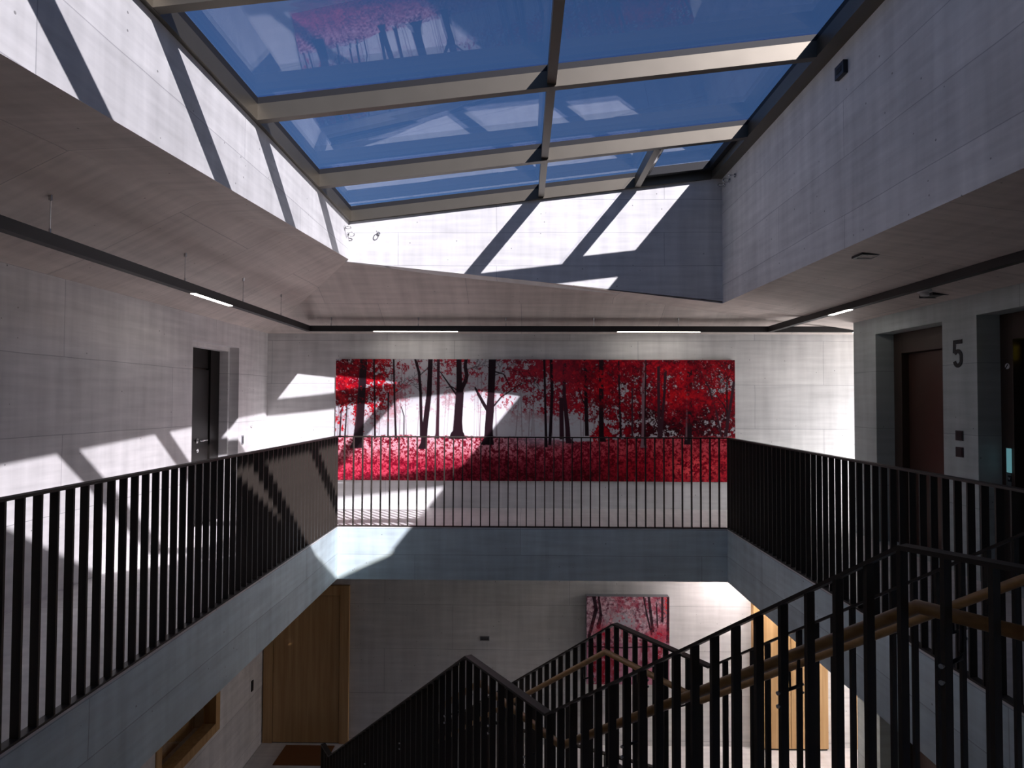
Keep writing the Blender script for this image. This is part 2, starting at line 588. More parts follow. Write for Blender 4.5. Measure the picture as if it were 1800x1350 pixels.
struct(wall_hexa([(WXL - TH, YS - TH - 0.12, 3.0), (WXR + TH, YR - TH + 0.1, 3.0), (WXR + TH, YR + 0.175, 3.0), (WXL - TH, YS - 0.175, 3.0)],
                 [(WXL - TH, YS - TH - 0.12, sky_z(WXL, YS) + 0.2), (WXR + TH, YR - TH + 0.1, sky_z(WXR, YR) + 0.2), (WXR + TH, YR + 0.175, sky_z(WXR, YR) + 0.2), (WXL - TH, YS - 0.175, sky_z(WXL, YS) + 0.2)]).build('wall_skylight_near', M['c_well_far']),
       'skewed concrete well wall behind the viewer')

sky = empty('window_1', (0, 0, 0))
struct(sky, 'large sloping skylight of blue panes in dark bronze beams')
def beam_x(name, y, w, x0, x1, d0, d1, mat):
    p = []
    for d in (d0, d1):
        p += [(x0, y - w, sky_z(x0, y) + d), (x1, y - w, sky_z(x1, y) + d), (x1, y + w, sky_z(x1, y) + d), (x0, y + w, sky_z(x0, y) + d)]
    return MB().hexa(p).build(name, mat, sky)
def beam_y(name, x, w, y0, y1, d0, d1, mat):
    p = []
    for d in (d0, d1):
        p += [(x - w, y0, sky_z(x, y0) + d), (x + w, y0, sky_z(x, y0) + d), (x + w, y1, sky_z(x, y1) + d), (x - w, y1, sky_z(x, y1) + d)]
    return MB().hexa(p).build(name, mat, sky)
SK = (YR - YS) / (WXR - WXL)
def near_y(x):       # skewed near edge of the glazing
    return YS + SK * (x - WXL)
BY = [0.65, 2.15, 3.64, 5.10, 6.67, YF - 0.018]
FX0, FX1 = WXL + 0.035, WXR - 0.13
beam_y('edge_beam', WXL + 0.0175, 0.0175, YS, YF, 0, 0.128, M['frame'])
beam_y('edge_beam', WXR - 0.065, 0.065, YR, YF, 0, 0.128, M['frame'])
MB().hexa([(x, near_y(x) + d, sky_z(x, near_y(x)) + h) for h in (0, 0.128) for x, d in ((WXL, 0), (WXR, 0), (WXR, 0.1), (WXL, 0.1))]).build('cross_beam', M['frame'], sky)
for y in BY:
    xe = min(FX1, WXL + (y - YS) / SK - 0.05)
    beam_x('cross_beam', y, 0.018 if y > 7.8 else 0.035, FX0, xe, 0, 0.128, M['frame'])
    beam_x('gasket', y, 0.018 if y > 7.8 else 0.03, FX0 - 0.03, xe + 0.04, 0.128, 0.181, M['gasket'])
my = near_y(0.22) + 0.1
for y0, y1 in [(my, BY[1])] + list(zip(BY[1:-1], BY[2:])):
    beam_y('mullion', 0.22, 0.035, y0 + 0.035, y1 - 0.03, 0.02, 0.128, M['frame'])
    beam_y('gasket', 0.22, 0.03, y0 + 0.03, y1 - 0.03, 0.128, 0.181, M['gasket'])
for x, y0 in ((FX0 - 0.016, YS), (FX1 + 0.02, YR)):
    beam_y('gasket', x, 0.016, y0, YF, 0.128, 0.181, M['gasket'])
def clip_near(poly):
    out = []
    g = lambda p: p[1] - near_y(p[0]) - 0.03
    for i in range(len(poly)):
        a_, b_ = poly[i], poly[(i + 1) % len(poly)]
        if g(a_) >= 0:
            out.append(a_)
        if (g(a_) >= 0) != (g(b_) >= 0):
            t = g(a_) / (g(a_) - g(b_))
            out.append((a_[0] + (b_[0] - a_[0]) * t, a_[1] + (b_[1] - a_[1]) * t))
    return out
def pane(x0, x1, y0, y1):
    poly = clip_near([(x0, y0), (x1, y0), (x1, y1), (x0, y1)])
    if len(poly) < 3:
        return None
    return MB().prism([(x, y, sky_z(x, y) + 0.182) for x, y in poly], 0.028).build('pane', M['glass'], sky)
PY = [YS] + BY
for i in range(len(PY) - 1):
    pane(FX0 - 0.03, 0.212, PY[i] + 0.004, PY[i + 1] - 0.004)
    if i < len(PY) - 2:
        pane(0.228, FX1 + 0.08, PY[i] + 0.004, PY[i + 1] - 0.004)
    else:
        pane(0.228, 1.36, PY[i] + 0.004, PY[i + 1] - 0.004)
        pane(1.376, FX1 + 0.08, PY[i] + 0.004, PY[i + 1] - 0.004)
# opening vent in the far right corner, with its chain drive
beam_y('mullion', 1.37, 0.035, BY[-2] + 0.035, BY[-1] - 0.035, 0.0, 0.128, M['frame'])
m_ = MB()
for y in (BY[-2] + 0.075, BY[-1] - 0.095):
    p = []
    for d in (0.09, 0.18):
        p += [(1.43, y - 0.04, sky_z(1.43, y) + d), (FX1, y - 0.04, sky_z(FX1, y) + d), (FX1, y + 0.04, sky_z(FX1, y) + d), (1.43, y + 0.04, sky_z(1.43, y) + d)]
    m_.hexa(p)
for x in (1.44, FX1 - 0.03):
    y0, y1 = BY[-2] + 0.115, BY[-1] - 0.135
    p = []
    for d in (0.09, 0.18):
        p += [(x - 0.03, y0, sky_z(x, y0) + d), (x + 0.03, y0, sky_z(x, y0) + d), (x + 0.03, y1, sky_z(x, y1) + d), (x - 0.03, y1, sky_z(x, y1) + d)]
    m_.hexa(p)
m_.build('vent_sash', M['gasket'], sky)
mt = MB().tube([(1.465, BY[-2] + 0.10, sky_z(1.5, 6.9) + 0.10), (1.465, BY[-1] - 0.16, sky_z(1.5, 7.7) + 0.10)], 0.028, 14).build('vent_motor', M['chrome'], sky, True)
tag(mt, 'silver tubular vent motor')

# ------------------------------------------------------------------ balustrades
BT = 0.012      # bar thickness
BWD = 0.041     # bar depth across the rail
RH = 1.08       # rail height
def bar_mesh(h, dirv):
    d = Vector(dirv).normalized()
    p = Vector((d.y, -d.x, 0))
    q = [(d * (BT / 2 * a) + p * (BWD / 2 * b)) for a, b in ((-1, -1), (1, -1), (1, 1), (-1, 1))]
    mb = MB().hexa([(v.x, v.y, 0) for v in q] + [(v.x, v.y, h) for v in q])
    me = bpy.data.meshes.new('baluster')
    me.from_pydata(mb.v, [], mb.f)
    me.update()
    bm = bmesh.new(); bm.from_mesh(me)
    bmesh.ops.recalc_face_normals(bm, faces=bm.faces)
    bm.to_mesh(me); bm.free()
    me.materials.append(M['steel'])
    return me
def flat_bar(mb, a, b, w, t):
    """flat bar from a to b, width w across (horizontal), thickness t upwards from the line"""
    a, b = Vector(a), Vector(b)
    d = (b - a); d.z = 0; d.normalize()
    p = Vector((d.y, -d.x, 0)) * (w / 2)
    mb.hexa([a - p, a + p, b + p, b - p, a - p + Vector((0, 0, t)), a + p + Vector((0, 0, t)), b + p + Vector((0, 0, t)), b - p + Vector((0, 0, t))])
def balustrade(label, a, b, first, step, z=0.0, name='balustrade', group='gallery balustrades'):
    a, b = Vector((a[0], a[1], z)), Vector((b[0], b[1], z))
    root = empty(name, a)
    tag(root, label, 'railing', group)
    d = b - a
    Lr = d.length
    d.normalize()
    m1 = MB(); flat_bar(m1, (0, 0, RH - 0.014), d * Lr + Vector((0, 0, RH - 0.014)), 0.05, 0.014)
    m1.build('top_rail', M['steel'], root)
    m2 = MB(); flat_bar(m2, (0, 0, 0.0), d * Lr, 0.05, 0.012)
    m2.build('bottom_rail', M['steel'], root)
    me = bar_mesh(RH - 0.026, d)
    s = first
    while s < Lr - 0.004:
        o = link('baluster', me, None, root)
        o.location = d * s + Vector((0, 0, 0.012))
        s += step
    return root
balustrade('dark steel balustrade along the door side of the void', (XL - 0.027, 0.3), (XL - 0.027, YF + 0.027), 2.922 - 0.3 - 0.109 * 24, 0.1090)
balustrade('dark steel balustrade below the red forest print', (XL + 0.0, YF + 0.027), (XR, YF + 0.027), 0.068, 0.10925)
balustrade('dark steel balustrade in front of the lift doors', (XR + 0.027, 2.9), (XR + 0.027, YF + 0.027), 0.02, 0.1090)

# ------------------------------------------------------------------ stair
LA, MA, LB = 1.86, 0.93, 3.10
ZA = -1.235
Q0 = T0 + SD * LA
P0 = Q0 + SD * MA
E0 = P0 + SD * LB
stair = empty('staircase', (E0.x, E0.y, LOW))
tag(stair, 'straight concrete stair with a mid landing descending across the void', 'staircase')
def rel(v):
    return Vector(v) - Vector((E0.x, E0.y, LOW))
def stair_block(name, a, b, z0, z1, thick, mat):
    """sloping or level slab between plan points a and b, upper surface from z0 to z1"""
    p = []
    i0, i1 = SP * 0.035, SP * (SW - 0.035)
    for dz in (-thick, 0):
        for (q, z, off) in ((a, z0, i0), (a, z0, i1), (b, z1, i1), (b, z1, i0)):
            v = q + off
            p.append(rel((v.x, v.y, z + dz)))
    MB().hexa(p).build(name, mat, stair)
stair_block('landing', Q0, P0, ZA, ZA, 0.2, M['c_ceil'])
for name, a_, b_, z0, z1, nst in (('flight', T0, Q0, 0.0, ZA, 7), ('flight', P0, E0, ZA, LOW, 12)):
    drop = (z0 - z1) / nst
    stair_block(name, a_, b_, z0 - drop - 0.03, z1 - 0.03, 0.2, M['c_ceil'])
    for i in range(nst - 1):
        u0 = a_ + (b_ - a_) * (i / (nst - 1)) - SD * 0.02
        u1 = a_ + (b_ - a_) * ((i + 1) / (nst - 1))
        stair_block('tread', u0, u1, z0 - drop * (i + 1), z0 - drop * (i + 1), 0.09, M['floor'])

def stair_rail(label, off, inner, level_top, end_hook):
    """balustrade on one edge of the stair: off = distance across, inner = side of the oak handrail"""
    o3 = SP * off
    A = T0 + o3 - SD * level_top
    pts = [(A, 0.0), (T0 + o3, 0.0), (Q0 + o3, ZA), (P0 + o3, ZA), (E0 + o3, LOW), (E0 + o3 + SD * 0.28, LOW)]
    root = empty('stair_balustrade', (E0.x + o3.x, E0.y + o3.y, LOW))
    tag(root, label, 'railing', 'stair balustrades')
    org = Vector((E0.x + o3.x, E0.y + o3.y, LOW))
    m1, m2 = MB(), MB()
    for (p0, z0), (p1, z1) in zip(pts[:-1], pts[1:]):
        a_ = Vector((p0.x, p0.y, z0 + RH - 0.014)) - org
        b_ = Vector((p1.x, p1.y, z1 + RH - 0.014)) - org
        flat_bar(m1, a_, b_, 0.05, 0.014)
        a_.z -= RH - 0.05; b_.z -= RH - 0.05
        flat_bar(m2, a_, b_, 0.05, 0.012)
    m1.build('top_rail', M['steel'], root)
    m2.build('bottom_rail', M['steel'], root)
    # bars
    def z_at(s):
        if s < 0: return 0.0
        if s < LA: return ZA * s / LA
        if s < LA + MA: return ZA
        if s < LA + MA + LB: return ZA + (LOW - ZA) * (s - LA - MA) / LB
        return LOW
    me = bar_mesh(RH - 0.045, SD)
    stations = [-0.12 * k for k in range(int(level_top / 0.12), 0, -1)]
    s = 0.0
    while s < LA + MA + LB + 0.27:
        stations.append(s)
        s += 0.1026
    bars = []
    for s in stations:
        p = T0 + o3 + SD * s
        o = link('baluster', me, None, root)
        o.location = Vector((p.x, p.y, z_at(s) + 0.033)) - org
        bars.append((s, o.location.copy()))
    # end post of the level return at the foot
    e = E0 + o3 + SD * 0.28
    mE = MB()
    q = Vector((e.x, e.y, LOW)) - org
    flat_bar(mE, q - SD * 0.012, q, 0.05, RH)
    mE.build('end_post', M['steel'], root)
    # oak handrail on brackets
    ho = SP * inner
    hz = 0.883
    path = []
    ext = 0.279 if level_top > 0.3 and off < 0.5 else level_top
    path.append((T0 + o3 + ho - SD * ext, 0.0))
    for p_, z_ in ((T0, 0.0), (Q0, ZA), (P0, ZA), (E0, LOW)):
        path.append((p_ + o3 + ho, z_))
    path.append((E0 + o3 + ho + SD * 0.25, LOW))
    hr = MB().tube([Vector((p.x, p.y, z + hz)) - org for p, z in path], 0.0205, 16).build('handrail', M['rail_oak'], root, True)
    tag(hr, 'round oak handrail')
    for s, loc in bars:
        kk = round(s / 0.1026)
        if kk in (-1, 4, 12, 20, 24, 30, 38, 46, 54) or (s < 0 and abs(s + 0.12) < 0.01):
            zc = z_at(s)
            base = Vector((loc.x, loc.y, 0)) + Vector((0, 0, zc - LOW + hz - 0.115))
            n_ = ho.normalized()
            b0 = base + n_ * 0.024
            b1 = base + n_ * (abs(inner) - 0.005)
            b2 = b1 + Vector((0, 0, 0.02))
            b3 = base + n_ * abs(inner) + Vector((0, 0, 0.10))
            br_ = MB().tube([b0, b1, b2, b3], 0.006, 8).build('bracket', M['black'], hr, True)
            for dz in (0.0, -0.045):
                c0 = base - n_ * 0.024 + Vector((0, 0, dz))
                MB().tube([c0 - n_ * 0.009, c0 + n_ * 0.001], 0.007, 8).build('bolt', M['chrome'], hr, True)
    return root
stair_rail('dark steel stair balustrade with oak handrail on the viewer side', 0.0, 0.085, 1.5, True)
stair_rail('dark steel stair balustrade with oak handrail on the print side', SW, -0.085, 0.35, False)

# low balustrade of the next flight down, seen between the stair bars
r = balustrade('dark steel balustrade on the lower floor behind the stair', (-0.50, 7.86), (1.55, 6.74), 0.05, 0.109, LOW)

# ------------------------------------------------------------------ doors
# dark door in the left wall
dr = empty('door_1', (WL - 0.29, D0, 0))
struct(dr, 'dark brown door recessed in the left concrete wall')
bx('door_frame', -0.05, 0.0, 0.0, D1 - D0, 0, DH, M['lift_frame'], dr)
lin_ = MB()
lin_.box(0.06, 0.17, D1 - D0 - 0.045, D1 - D0 + 0.001, 0, DH).box(0.06, 0.17, 0, D1 - D0 - 0.045, DH - 0.05, DH)
lin_.build('reveal_lining', M['c_yz'], dr)
leaf = bx('door_leaf', 0.0, 0.045, 0.06, D1 - D0 - 0.30, 0.01, DH - 0.30, M['door_dark'], dr)
bx('transom_panel', 0.0, 0.035, 0.06, D1 - D0 - 0.30, DH - 0.28, DH - 0.02, M['door_dark'], dr)
bx('side_panel', 0.0, 0.06, D1 - D0 - 0.28, D1 - D0 - 0.002, 0.0, DH - 0.002, M['door_dark'], dr)
hm = MB().tube([(0.045, 0.62, 1.02), (0.10, 0.62, 1.02), (0.105, 0.65, 1.02), (0.105, 0.75, 1.02)], 0.010, 10)
hm.box(0.045, 0.052, 0.597, 0.643, 0.99, 1.05)
tag(hm.build('handle', M['chrome'], leaf, True), 'chrome lever handle')
hk = MB().tube([(0.045, 0.62, 0.90), (0.056, 0.62, 0.90)], 0.022, 16).tube([(0.056, 0.62, 0.90), (0.064, 0.62, 0.90)], 0.008, 8)
tag(hk.build('key_cylinder', M['chrome'], leaf, True), 'chrome key cylinder')

# lifts
def lift(n, y0, y1, z, label, detail):
    root = empty('door_%d' % n, (WR + 0.195, y0, z))
    struct(root, label)
    w = y1 - y0
    m_ = MB()
    m_.box(0, 0.10, 0, 0.14, 0, LH).box(0, 0.10, w - 0.145, w, 0, LH).box(0, 0.10, 0.14, w - 0.145, LH - 0.22, LH)
    bevel(m_.build('door_frame', M['lift_frame'], root), 0.003)
    bx('door_leaf', 0.06, 0.085, 0.15, 0.15 + (w - 0.33) / 2, 0, LH - 0.225, M['lift_door'], root)
    bx('door_leaf', 0.075, 0.10, 0.145 + (w - 0.33) / 2, w - 0.15, 0, LH - 0.225, M['lift_door'] if not detail else M['door_dark'], root)
    bx('shaft_back', 0.10, 0.12, 0, w, 0, LH, M['black'], root)
    if detail:
        # call station on the far jamb, with display and down arrow
        p = bx('call_panel', -0.006, 0.0, w - 0.115, w - 0.055, 0.80, 1.13, M['chrome'], root)
        bx('display', -0.009, -0.006, w - 0.123, w - 0.067, 0.925, 1.125, M['lcd'], p)
        bb = MB().box(-0.009, -0.006, w - 0.112, w - 0.078, 0.85, 0.90)
        bb.build('button', M['black'], p)
        ar = MB()
        for s in (-1, 1):
            ar.hexa([(-0.011, w - 0.095, 0.864), (-0.009, w - 0.095, 0.864), (-0.009, w - 0.095 + s * 0.011, 0.882), (-0.011, w - 0.095 + s * 0.011, 0.882),
                     (-0.011, w - 0.095, 0.871), (-0.009, w - 0.095, 0.871), (-0.009, w - 0.095 + s * 0.011, 0.889), (-0.011, w - 0.095 + s * 0.011, 0.889)])
        ar.build('arrow_mark', M['white'], p)
        rb = MB().tube([(0.0, w - 0.085, 1.81), (-0.005, w - 0.085, 1.81)], 0.024, 20).build('round_sticker', M['white'], root, True)
        mk = MB()
        mk.hexa([(-0.007, w - 0.098, 1.822), (-0.005, w - 0.098, 1.822), (-0.005, w - 0.072, 1.79), (-0.007, w - 0.072, 1.79),
                 (-0.007, w - 0.092, 1.828), (-0.005, w - 0.092, 1.828), (-0.005, w - 0.066, 1.796), (-0.007, w - 0.066, 1.796)])
        mk.build('sticker_mark', M['black'], rb)
        # yellow upward arrow behind the dark panel edge
        ya = MB()
        yc = w - 0.215
        ya.box(0.070, 0.0745, yc - 0.014, yc + 0.014, 1.86, 1.96)
        ya.prism([(0.070, yc - 0.028, 1.96), (0.0745, yc - 0.028, 1.96), (0.0745, yc + 0.028, 1.96), (0.070, yc + 0.028, 1.96)], 0.012)
        ya.prism([(0.070, yc - 0.013, 1.972), (0.0745, yc - 0.013, 1.972), (0.0745, yc + 0.013, 1.972), (0.070, yc + 0.013, 1.972)], 0.012)
        tag(ya.build('arrow_sign', M['lamp_yellow'], root), 'yellow upward arrow')
    return root
lift(2, LIFTS[0][0], LIFTS[0][1], 0, 'brown lift door between the corner and the number five', False)
lift(3, LIFTS[1][0], LIFTS[1][1], 0, 'brown lift door with the lit call panel beside it', True)
lift(4, LIFTS[0][0], LIFTS[0][1], LOW, 'brown lift door on the lower storey under the gallery', False)
lift(5, LIFTS[1][0], LIFTS[1][1], LOW, 'second brown lift door on the lower storey', False)

# lower storey: oak door in the far left corner
dr = empty('door_6', (WL + 0.015, WF - 0.02, LOW))
struct(dr, 'oak door in the far left corner of the lower storey')
m_ = MB()
m_.box(0, 0.13, -0.03, 0.02, 0, 2.19).box(1.07, 1.20, -0.03, 0.02, 0, 2.19).box(0.13, 1.07, -0.03, 0.02, 2.05, 2.19)
bevel(m_.build('door_frame', M['oak'], dr), 0.003)
lf = bx('door_leaf', 0.138, 1.062, -0.018, 0.02, 0.012, 2.042, M['oak'], dr)
bx('threshold', 0.13, 1.07, -0.01, 0.02, 0.0, 0.012, M['black'], dr)

# lower storey: oak cupboard doors standing proud of the far wall, right of the stair
oc = empty('oak_cupboard', (3.20, WF - 0.10, LOW))
tag(oc, 'brightly lit oak cupboard front on the lower storey beside the lifts', 'cupboard')
bx('body', 0.0, 1.02, 0.02, 0.098, 0.02, 2.66, M['oak'], oc)
for i in range(2):
    bx('door', 0.004 + i * 0.51, 0.506 + i * 0.51, 0.0, 0.019, 0.03, 2.655, M['oak'], oc)
bx('plinth', 0.01, 1.01, 0.025, 0.095, 0.0, 0.02, M['black'], oc)
dd = empty('door_7', (4.62, WF - 0.02, LOW))
struct(dd, 'narrow strip of an oak door at the lower corridor')
bx('door_leaf', 0.0, 0.95, -0.02, 0.02, 0.0, 2.15, M['oak'], dd)

# lower storey: oak framed window in the left wall
wo = empty('window_4', (WL - 0.02, W0, WZ0))
struct(wo, 'oak framed window in the left wall of the lower storey')
hw, hh = W1 - W0, WZ1 - WZ0
m_ = MB()
m_.box(-0.12, 0.03, 0, 0.11, 0, hh).box(-0.12, 0.03, hw - 0.11, hw, 0, hh).box(-0.12, 0.03, 0.11, hw - 0.11, 0, 0.11).box(-0.12, 0.03, 0.11, hw - 0.11, hh - 0.11, hh)
bevel(m_.build('window_frame', M['oak'], wo), 0.004)
bx('pane', -0.07, -0.05, 0.11, hw - 0.11, 0.11, hh - 0.11, M['wglass'], wo)
bx('back_panel', -0.30, -0.28, 0.0, hw, 0.0, hh, M['oak'], wo)

# ------------------------------------------------------------------ forest prints
rng = np.random.default_rng(11)
def vnoise(h, w, cell):
    gh, gw = int(h / cell) + 3, int(w / cell) + 3
    g = rng.random((gh, gw))
    y = np.arange(h) / cell
    x = np.arange(w) / cell
    y0, x0 = y.astype(int), x.astype(int)
    fy, fx = y - y0, x - x0
    fy, fx = fy * fy * (3 - 2 * fy), fx * fx * (3 - 2 * fx)
    a = g[np.ix_(y0, x0)]; b = g[np.ix_(y0, x0 + 1)]; c_ = g[np.ix_(y0 + 1, x0)]; d = g[np.ix_(y0 + 1, x0 + 1)]
    fx = fx[None, :]; fy = fy[:, None]
    return (a * (1 - fx) + b * fx) * (1 - fy) + (c_ * (1 - fx) + d * fx) * fy
def fbm(h, w, cell, octv=5, gain=0.55):
    s, t, amp = np.zeros((h, w)), 0, 1
    for _ in range(octv):
        s += vnoise(h, w, max(cell, 1.01)) * amp
        t += amp
        amp *= gain
        cell /= 2
    return s / t
def lin(rgb):
    c_ = np.array(rgb, float) / 255.0
    return np.where(c_ <= 0.04045, c_ / 12.92, ((c_ + 0.055) / 1.055) ** 2.4)
def smooth(a, b, x):
    t = np.clip((x - a) / (b - a), 0, 1)
    return t * t * (3 - 2 * t)
def blend(img, col, alpha):
    img[:] = img * (1 - alpha[..., None]) + np.asarray(col) * alpha[..., None]
def stroke(img, X, Y, pts, col, amax=1.0, soft=0.7, floor_y=None):
    """tapered stroke; pts = (x, y, width)"""
    for (x0, y0, w0), (x1, y1, w1) in zip(pts[:-1], pts[1:]):
        m = max(w0, w1) / 2 + 2
        ys = np.where((Y[:, 0] > min(y0, y1) - m) & (Y[:, 0] < max(y0, y1) + m))[0]
        xs = np.where((X[0] > min(x0, x1) - m) & (X[0] < max(x0, x1) + m))[0]
        if not len(ys) or not len(xs):
            continue
        sl = np.s_[ys[0]:ys[-1] + 1, xs[0]:xs[-1] + 1]
        px, py = X[sl], Y[sl]
        dx, dy = x1 - x0, y1 - y0
        t = np.clip(((px - x0) * dx + (py - y0) * dy) / (dx * dx + dy * dy + 1e-6), 0, 1)
        d = np.hypot(px - x0 - t * dx, py - y0 - t * dy)
        w = (w0 + (w1 - w0) * t) / 2
        al = np.clip((w - d) / soft + 0.5, 0, 1) * amax
        if floor_y is not None:
            al = al * np.clip((floor_y - py) + 0.5, 0, 1)
        sub = img[sl]
        sub[:] = sub * (1 - al[..., None]) + np.asarray(col) * al[..., None]
def twig(img, X, Y, x, y, ang, ln, w, col, depth):
    r_ = random.Random(int(x * 7 + y * 13 + depth))
    n_ = 4
    pts = [(x, y, w)]
    for i in range(n_):
        ang += r_.uniform(-0.28, 0.28)
        x += math.cos(ang) * ln / n_
        y -= math.sin(ang) * ln / n_
        pts.append((x, y, max(0.6, w * (1 - 0.5 * (i + 1) / n_))))
    stroke(img, X, Y, pts, col, 0.9)
    if depth > 0:
        for s in (-1, 1):
            twig(img, X, Y, pts[-1][0], pts[-1][1], ang + s * r_.uniform(0.3, 0.6), ln * 0.68, max(0.6, w * 0.55), col, depth - 1)
        twig(img, X, Y, pts[2][0], pts[2][1], ang + r_.choice((-1, 1)) * 0.7, ln * 0.5, max(0.6, w * 0.45), col, depth - 1)

def equal(f):        # spread a noise field evenly over 0..1
    r_ = np.argsort(np.argsort(f.ravel())).reshape(f.shape)
    return r_ / f.size

def paint_forest(nx, ny):
    """a red woodland; picture coordinates run 0..700 across and 0..213 down"""
    X, Y = np.meshgrid(np.linspace(0, 700, nx), np.linspace(0, 213, ny))
    k = nx / 700.0
    img = np.zeros((ny, nx, 3))
    img[:] = lin((186, 184, 190))
    e1 = equal(fbm(ny, nx, 46 * k, 6, 0.66))
    e2 = equal(fbm(ny, nx, 12 * k, 4, 0.75))
    e3 = equal(fbm(ny, nx, 4.2 * k, 3, 0.85))
    e4 = equal(fbm(ny, nx, 3.0 * k, 2, 0.9))
    leaf = equal(0.30 * e1 + 0.34 * e2 + 0.36 * e3)
    glow = np.exp(-(((X - 225) / 135) ** 2 + ((Y - 112) / 40) ** 2))
    blend(img, lin((246, 244, 246)), np.clip(glow * 1.1, 0, 1))
    mist = np.exp(-(((X - 375) / 60) ** 2 + ((Y - 120) / 20) ** 2))
    blend(img, lin((208, 212, 216)), mist)
    trunk = lin((36, 20, 27)); trunk2 = lin((62, 34, 44)); pale = lin((132, 102, 110))
    # distant veil of pink twigs
    veil = smooth(0.40, 0.75, leaf) * (0.75 * (1 - 0.85 * glow)) * smooth(130, 90, Y)
    blend(img, lin((168, 74, 92)), np.clip(veil, 0, 1))
    for i in range(60):
        x = random.uniform(2, 698)
        stroke(img, X, Y, [(x + random.uniform(-6, 6), random.uniform(0, 70), 1.0), (x, 134, 1.6)], lin((96, 44, 58)), 0.5)
    # foliage masses: share of the picture covered by leaves, place by place
    cov = (0.10 + 0.78 * smooth(112, 40, X) * smooth(112, 66, Y) + 0.32 * smooth(60, 0, Y) * smooth(60, 120, X)
           + 0.42 * smooth(235, 330, X) * smooth(112, 70, Y)
           + 0.30 * smooth(330, 440, X) * smooth(150, 105, Y) + 0.42 * smooth(430, 500, X) * smooth(40, 100, Y) + 0.10 * smooth(430, 520, X)
           - 0.30 * glow * smooth(50, 90, Y) - 0.50 * mist
           - 0.55 * np.exp(-(((X - 676) / 26) ** 2 + ((Y - 40) / 42) ** 2))
           - 0.08 * np.exp(-(((X - 150) / 70) ** 2 + ((Y - 50) / 40) ** 2)) - 0.2 * np.exp(-(((X - 585) / 16) ** 2 + ((Y - 55) / 14) ** 2))
           - 0.2 * np.exp(-(((X - 512) / 12) ** 2 + ((Y - 60) / 20) ** 2)) - 0.15 * np.exp(-(((X - 420) / 14) ** 2 + ((Y - 60) / 24) ** 2)))
    cov = np.clip(cov, 0, 0.97)
    thr = 1 - cov
    lm = smooth(-0.03, 0.05, leaf - thr)
    shade = np.clip(0.55 * equal(0.5 * e2 + 0.5 * e4) + 0.45 * e1, 0, 1)
    low_dark = smooth(480, 560, X) * smooth(60, 118, Y) * smooth(705, 650, X)
    warm = np.exp(-(((X - 505) / 60) ** 2 + ((Y - 85) / 45) ** 2)) + np.exp(-(((X - 640) / 40) ** 2 + ((Y - 70) / 40) ** 2)) + np.exp(-(((X - 590) / 40) ** 2 + ((Y - 35) / 25) ** 2))
    shade = np.clip(shade - 0.45 * low_dark + 0.20 * warm - 0.10, 0, 1)
    dark, mid, hot = lin((52, 2, 14)), lin((138, 5, 27)), lin((218, 22, 33))
    t3 = shade[..., None]
    red = np.where(t3 < 0.5, dark + (mid - dark) * (t3 * 2), mid + (hot - mid) * (t3 * 2 - 1))
    rose = (1 - smooth(70, 130, X)) * 0.0 + smooth(90, 160, X) * smooth(470, 380, X)
    red = red * (1 - 0.42 * rose[..., None]) + lin((176, 52, 74)) * 0.42 * rose[..., None]
    img[:] = img * (1 - lm[..., None]) + red * lm[..., None]
    # small bright gaps in the canopy
    gap = smooth(0.93, 0.97, e3) * smooth(0.35, 0.6, e2) * smooth(120, 90, Y) * 0.6
    blend(img, lin((206, 170, 178)), gap)
    # ground
    gl = 136 - 2 * np.sin(X / 90.0) + 6 * smooth(330, 420, X) * smooth(540, 440, X) + (e2 - 0.5) * 3
    gm = smooth(-1.5, 1.5, Y - gl)
    gs = 0.14 + 0.72 * equal(0.35 * e4 + 0.25 * e3 + 0.2 * e2 + 0.2 * rng.random((ny, nx)))
    far_g = smooth(52, 4, Y - gl)
    lft = smooth(430, 240, X)
    rgt = smooth(380, 520, X)
    gd, gmid, gh = lin((66, 4, 24)), lin((164, 16, 46)), lin((232, 84, 108))
    t3 = gs[..., None]
    gr = np.where(t3 < 0.5, gd + (gmid - gd) * (t3 * 2), gmid + (gh - gmid) * (t3 * 2 - 1))
    deep = np.where(t3 < 0.5, lin((60, 0, 14)) + (lin((168, 4, 34)) - lin((60, 0, 14))) * (t3 * 2), lin((168, 4, 34)) + (lin((228, 44, 62)) - lin((168, 4, 34))) * (t3 * 2 - 1))
    gr = gr * (1 - rgt[..., None]) + deep * rgt[..., None]
    pk = np.clip(smooth(0.30, 0.8, gs) * far_g * (0.15 + 0.75 * lft), 0, 1)
    gr = gr * (1 - pk[..., None]) + lin((240, 188, 198)) * pk[..., None]
    dk = smooth(22, 56, Y - gl) * smooth(60, 300, X) * smooth(600, 440, X) * 0.55
    gr = gr * (1 - dk[..., None])
    ht = smooth(0.45, 0.8, e3) * np.exp(-(((X - 628) / 40) ** 2 + ((Y - 188) / 20) ** 2))
    gr = gr * (1 - ht[..., None]) + lin((255, 90, 96)) * ht[..., None]
    img[:] = img * (1 - gm[..., None]) + gr * gm[..., None]
    mg = np.exp(-(((X - 360) / 45) ** 2 + ((Y - 142) / 9) ** 2)) * 0.6
    blend(img, lin((196, 176, 190)), mg)
    # trees
    S = lambda pts, col=trunk, a=1.0: stroke(img, X, Y, pts, col, a, 0.7, pts[-1][1] if pts[-1][1] > 120 else None)
    S([(49, -2, 13), (46, 60, 13), (42, 120, 16), (40, 146, 18), (38, 157, 25)])
    S([(43, 0, 1.5), (40, 60, 2), (36, 120, 2.5)], trunk2, 0.6)
    S([(67, 0, 3), (69, 70, 3), (70, 140, 4)]); S([(102, 0, 3), (104, 70, 3.5), (107, 140, 4)])
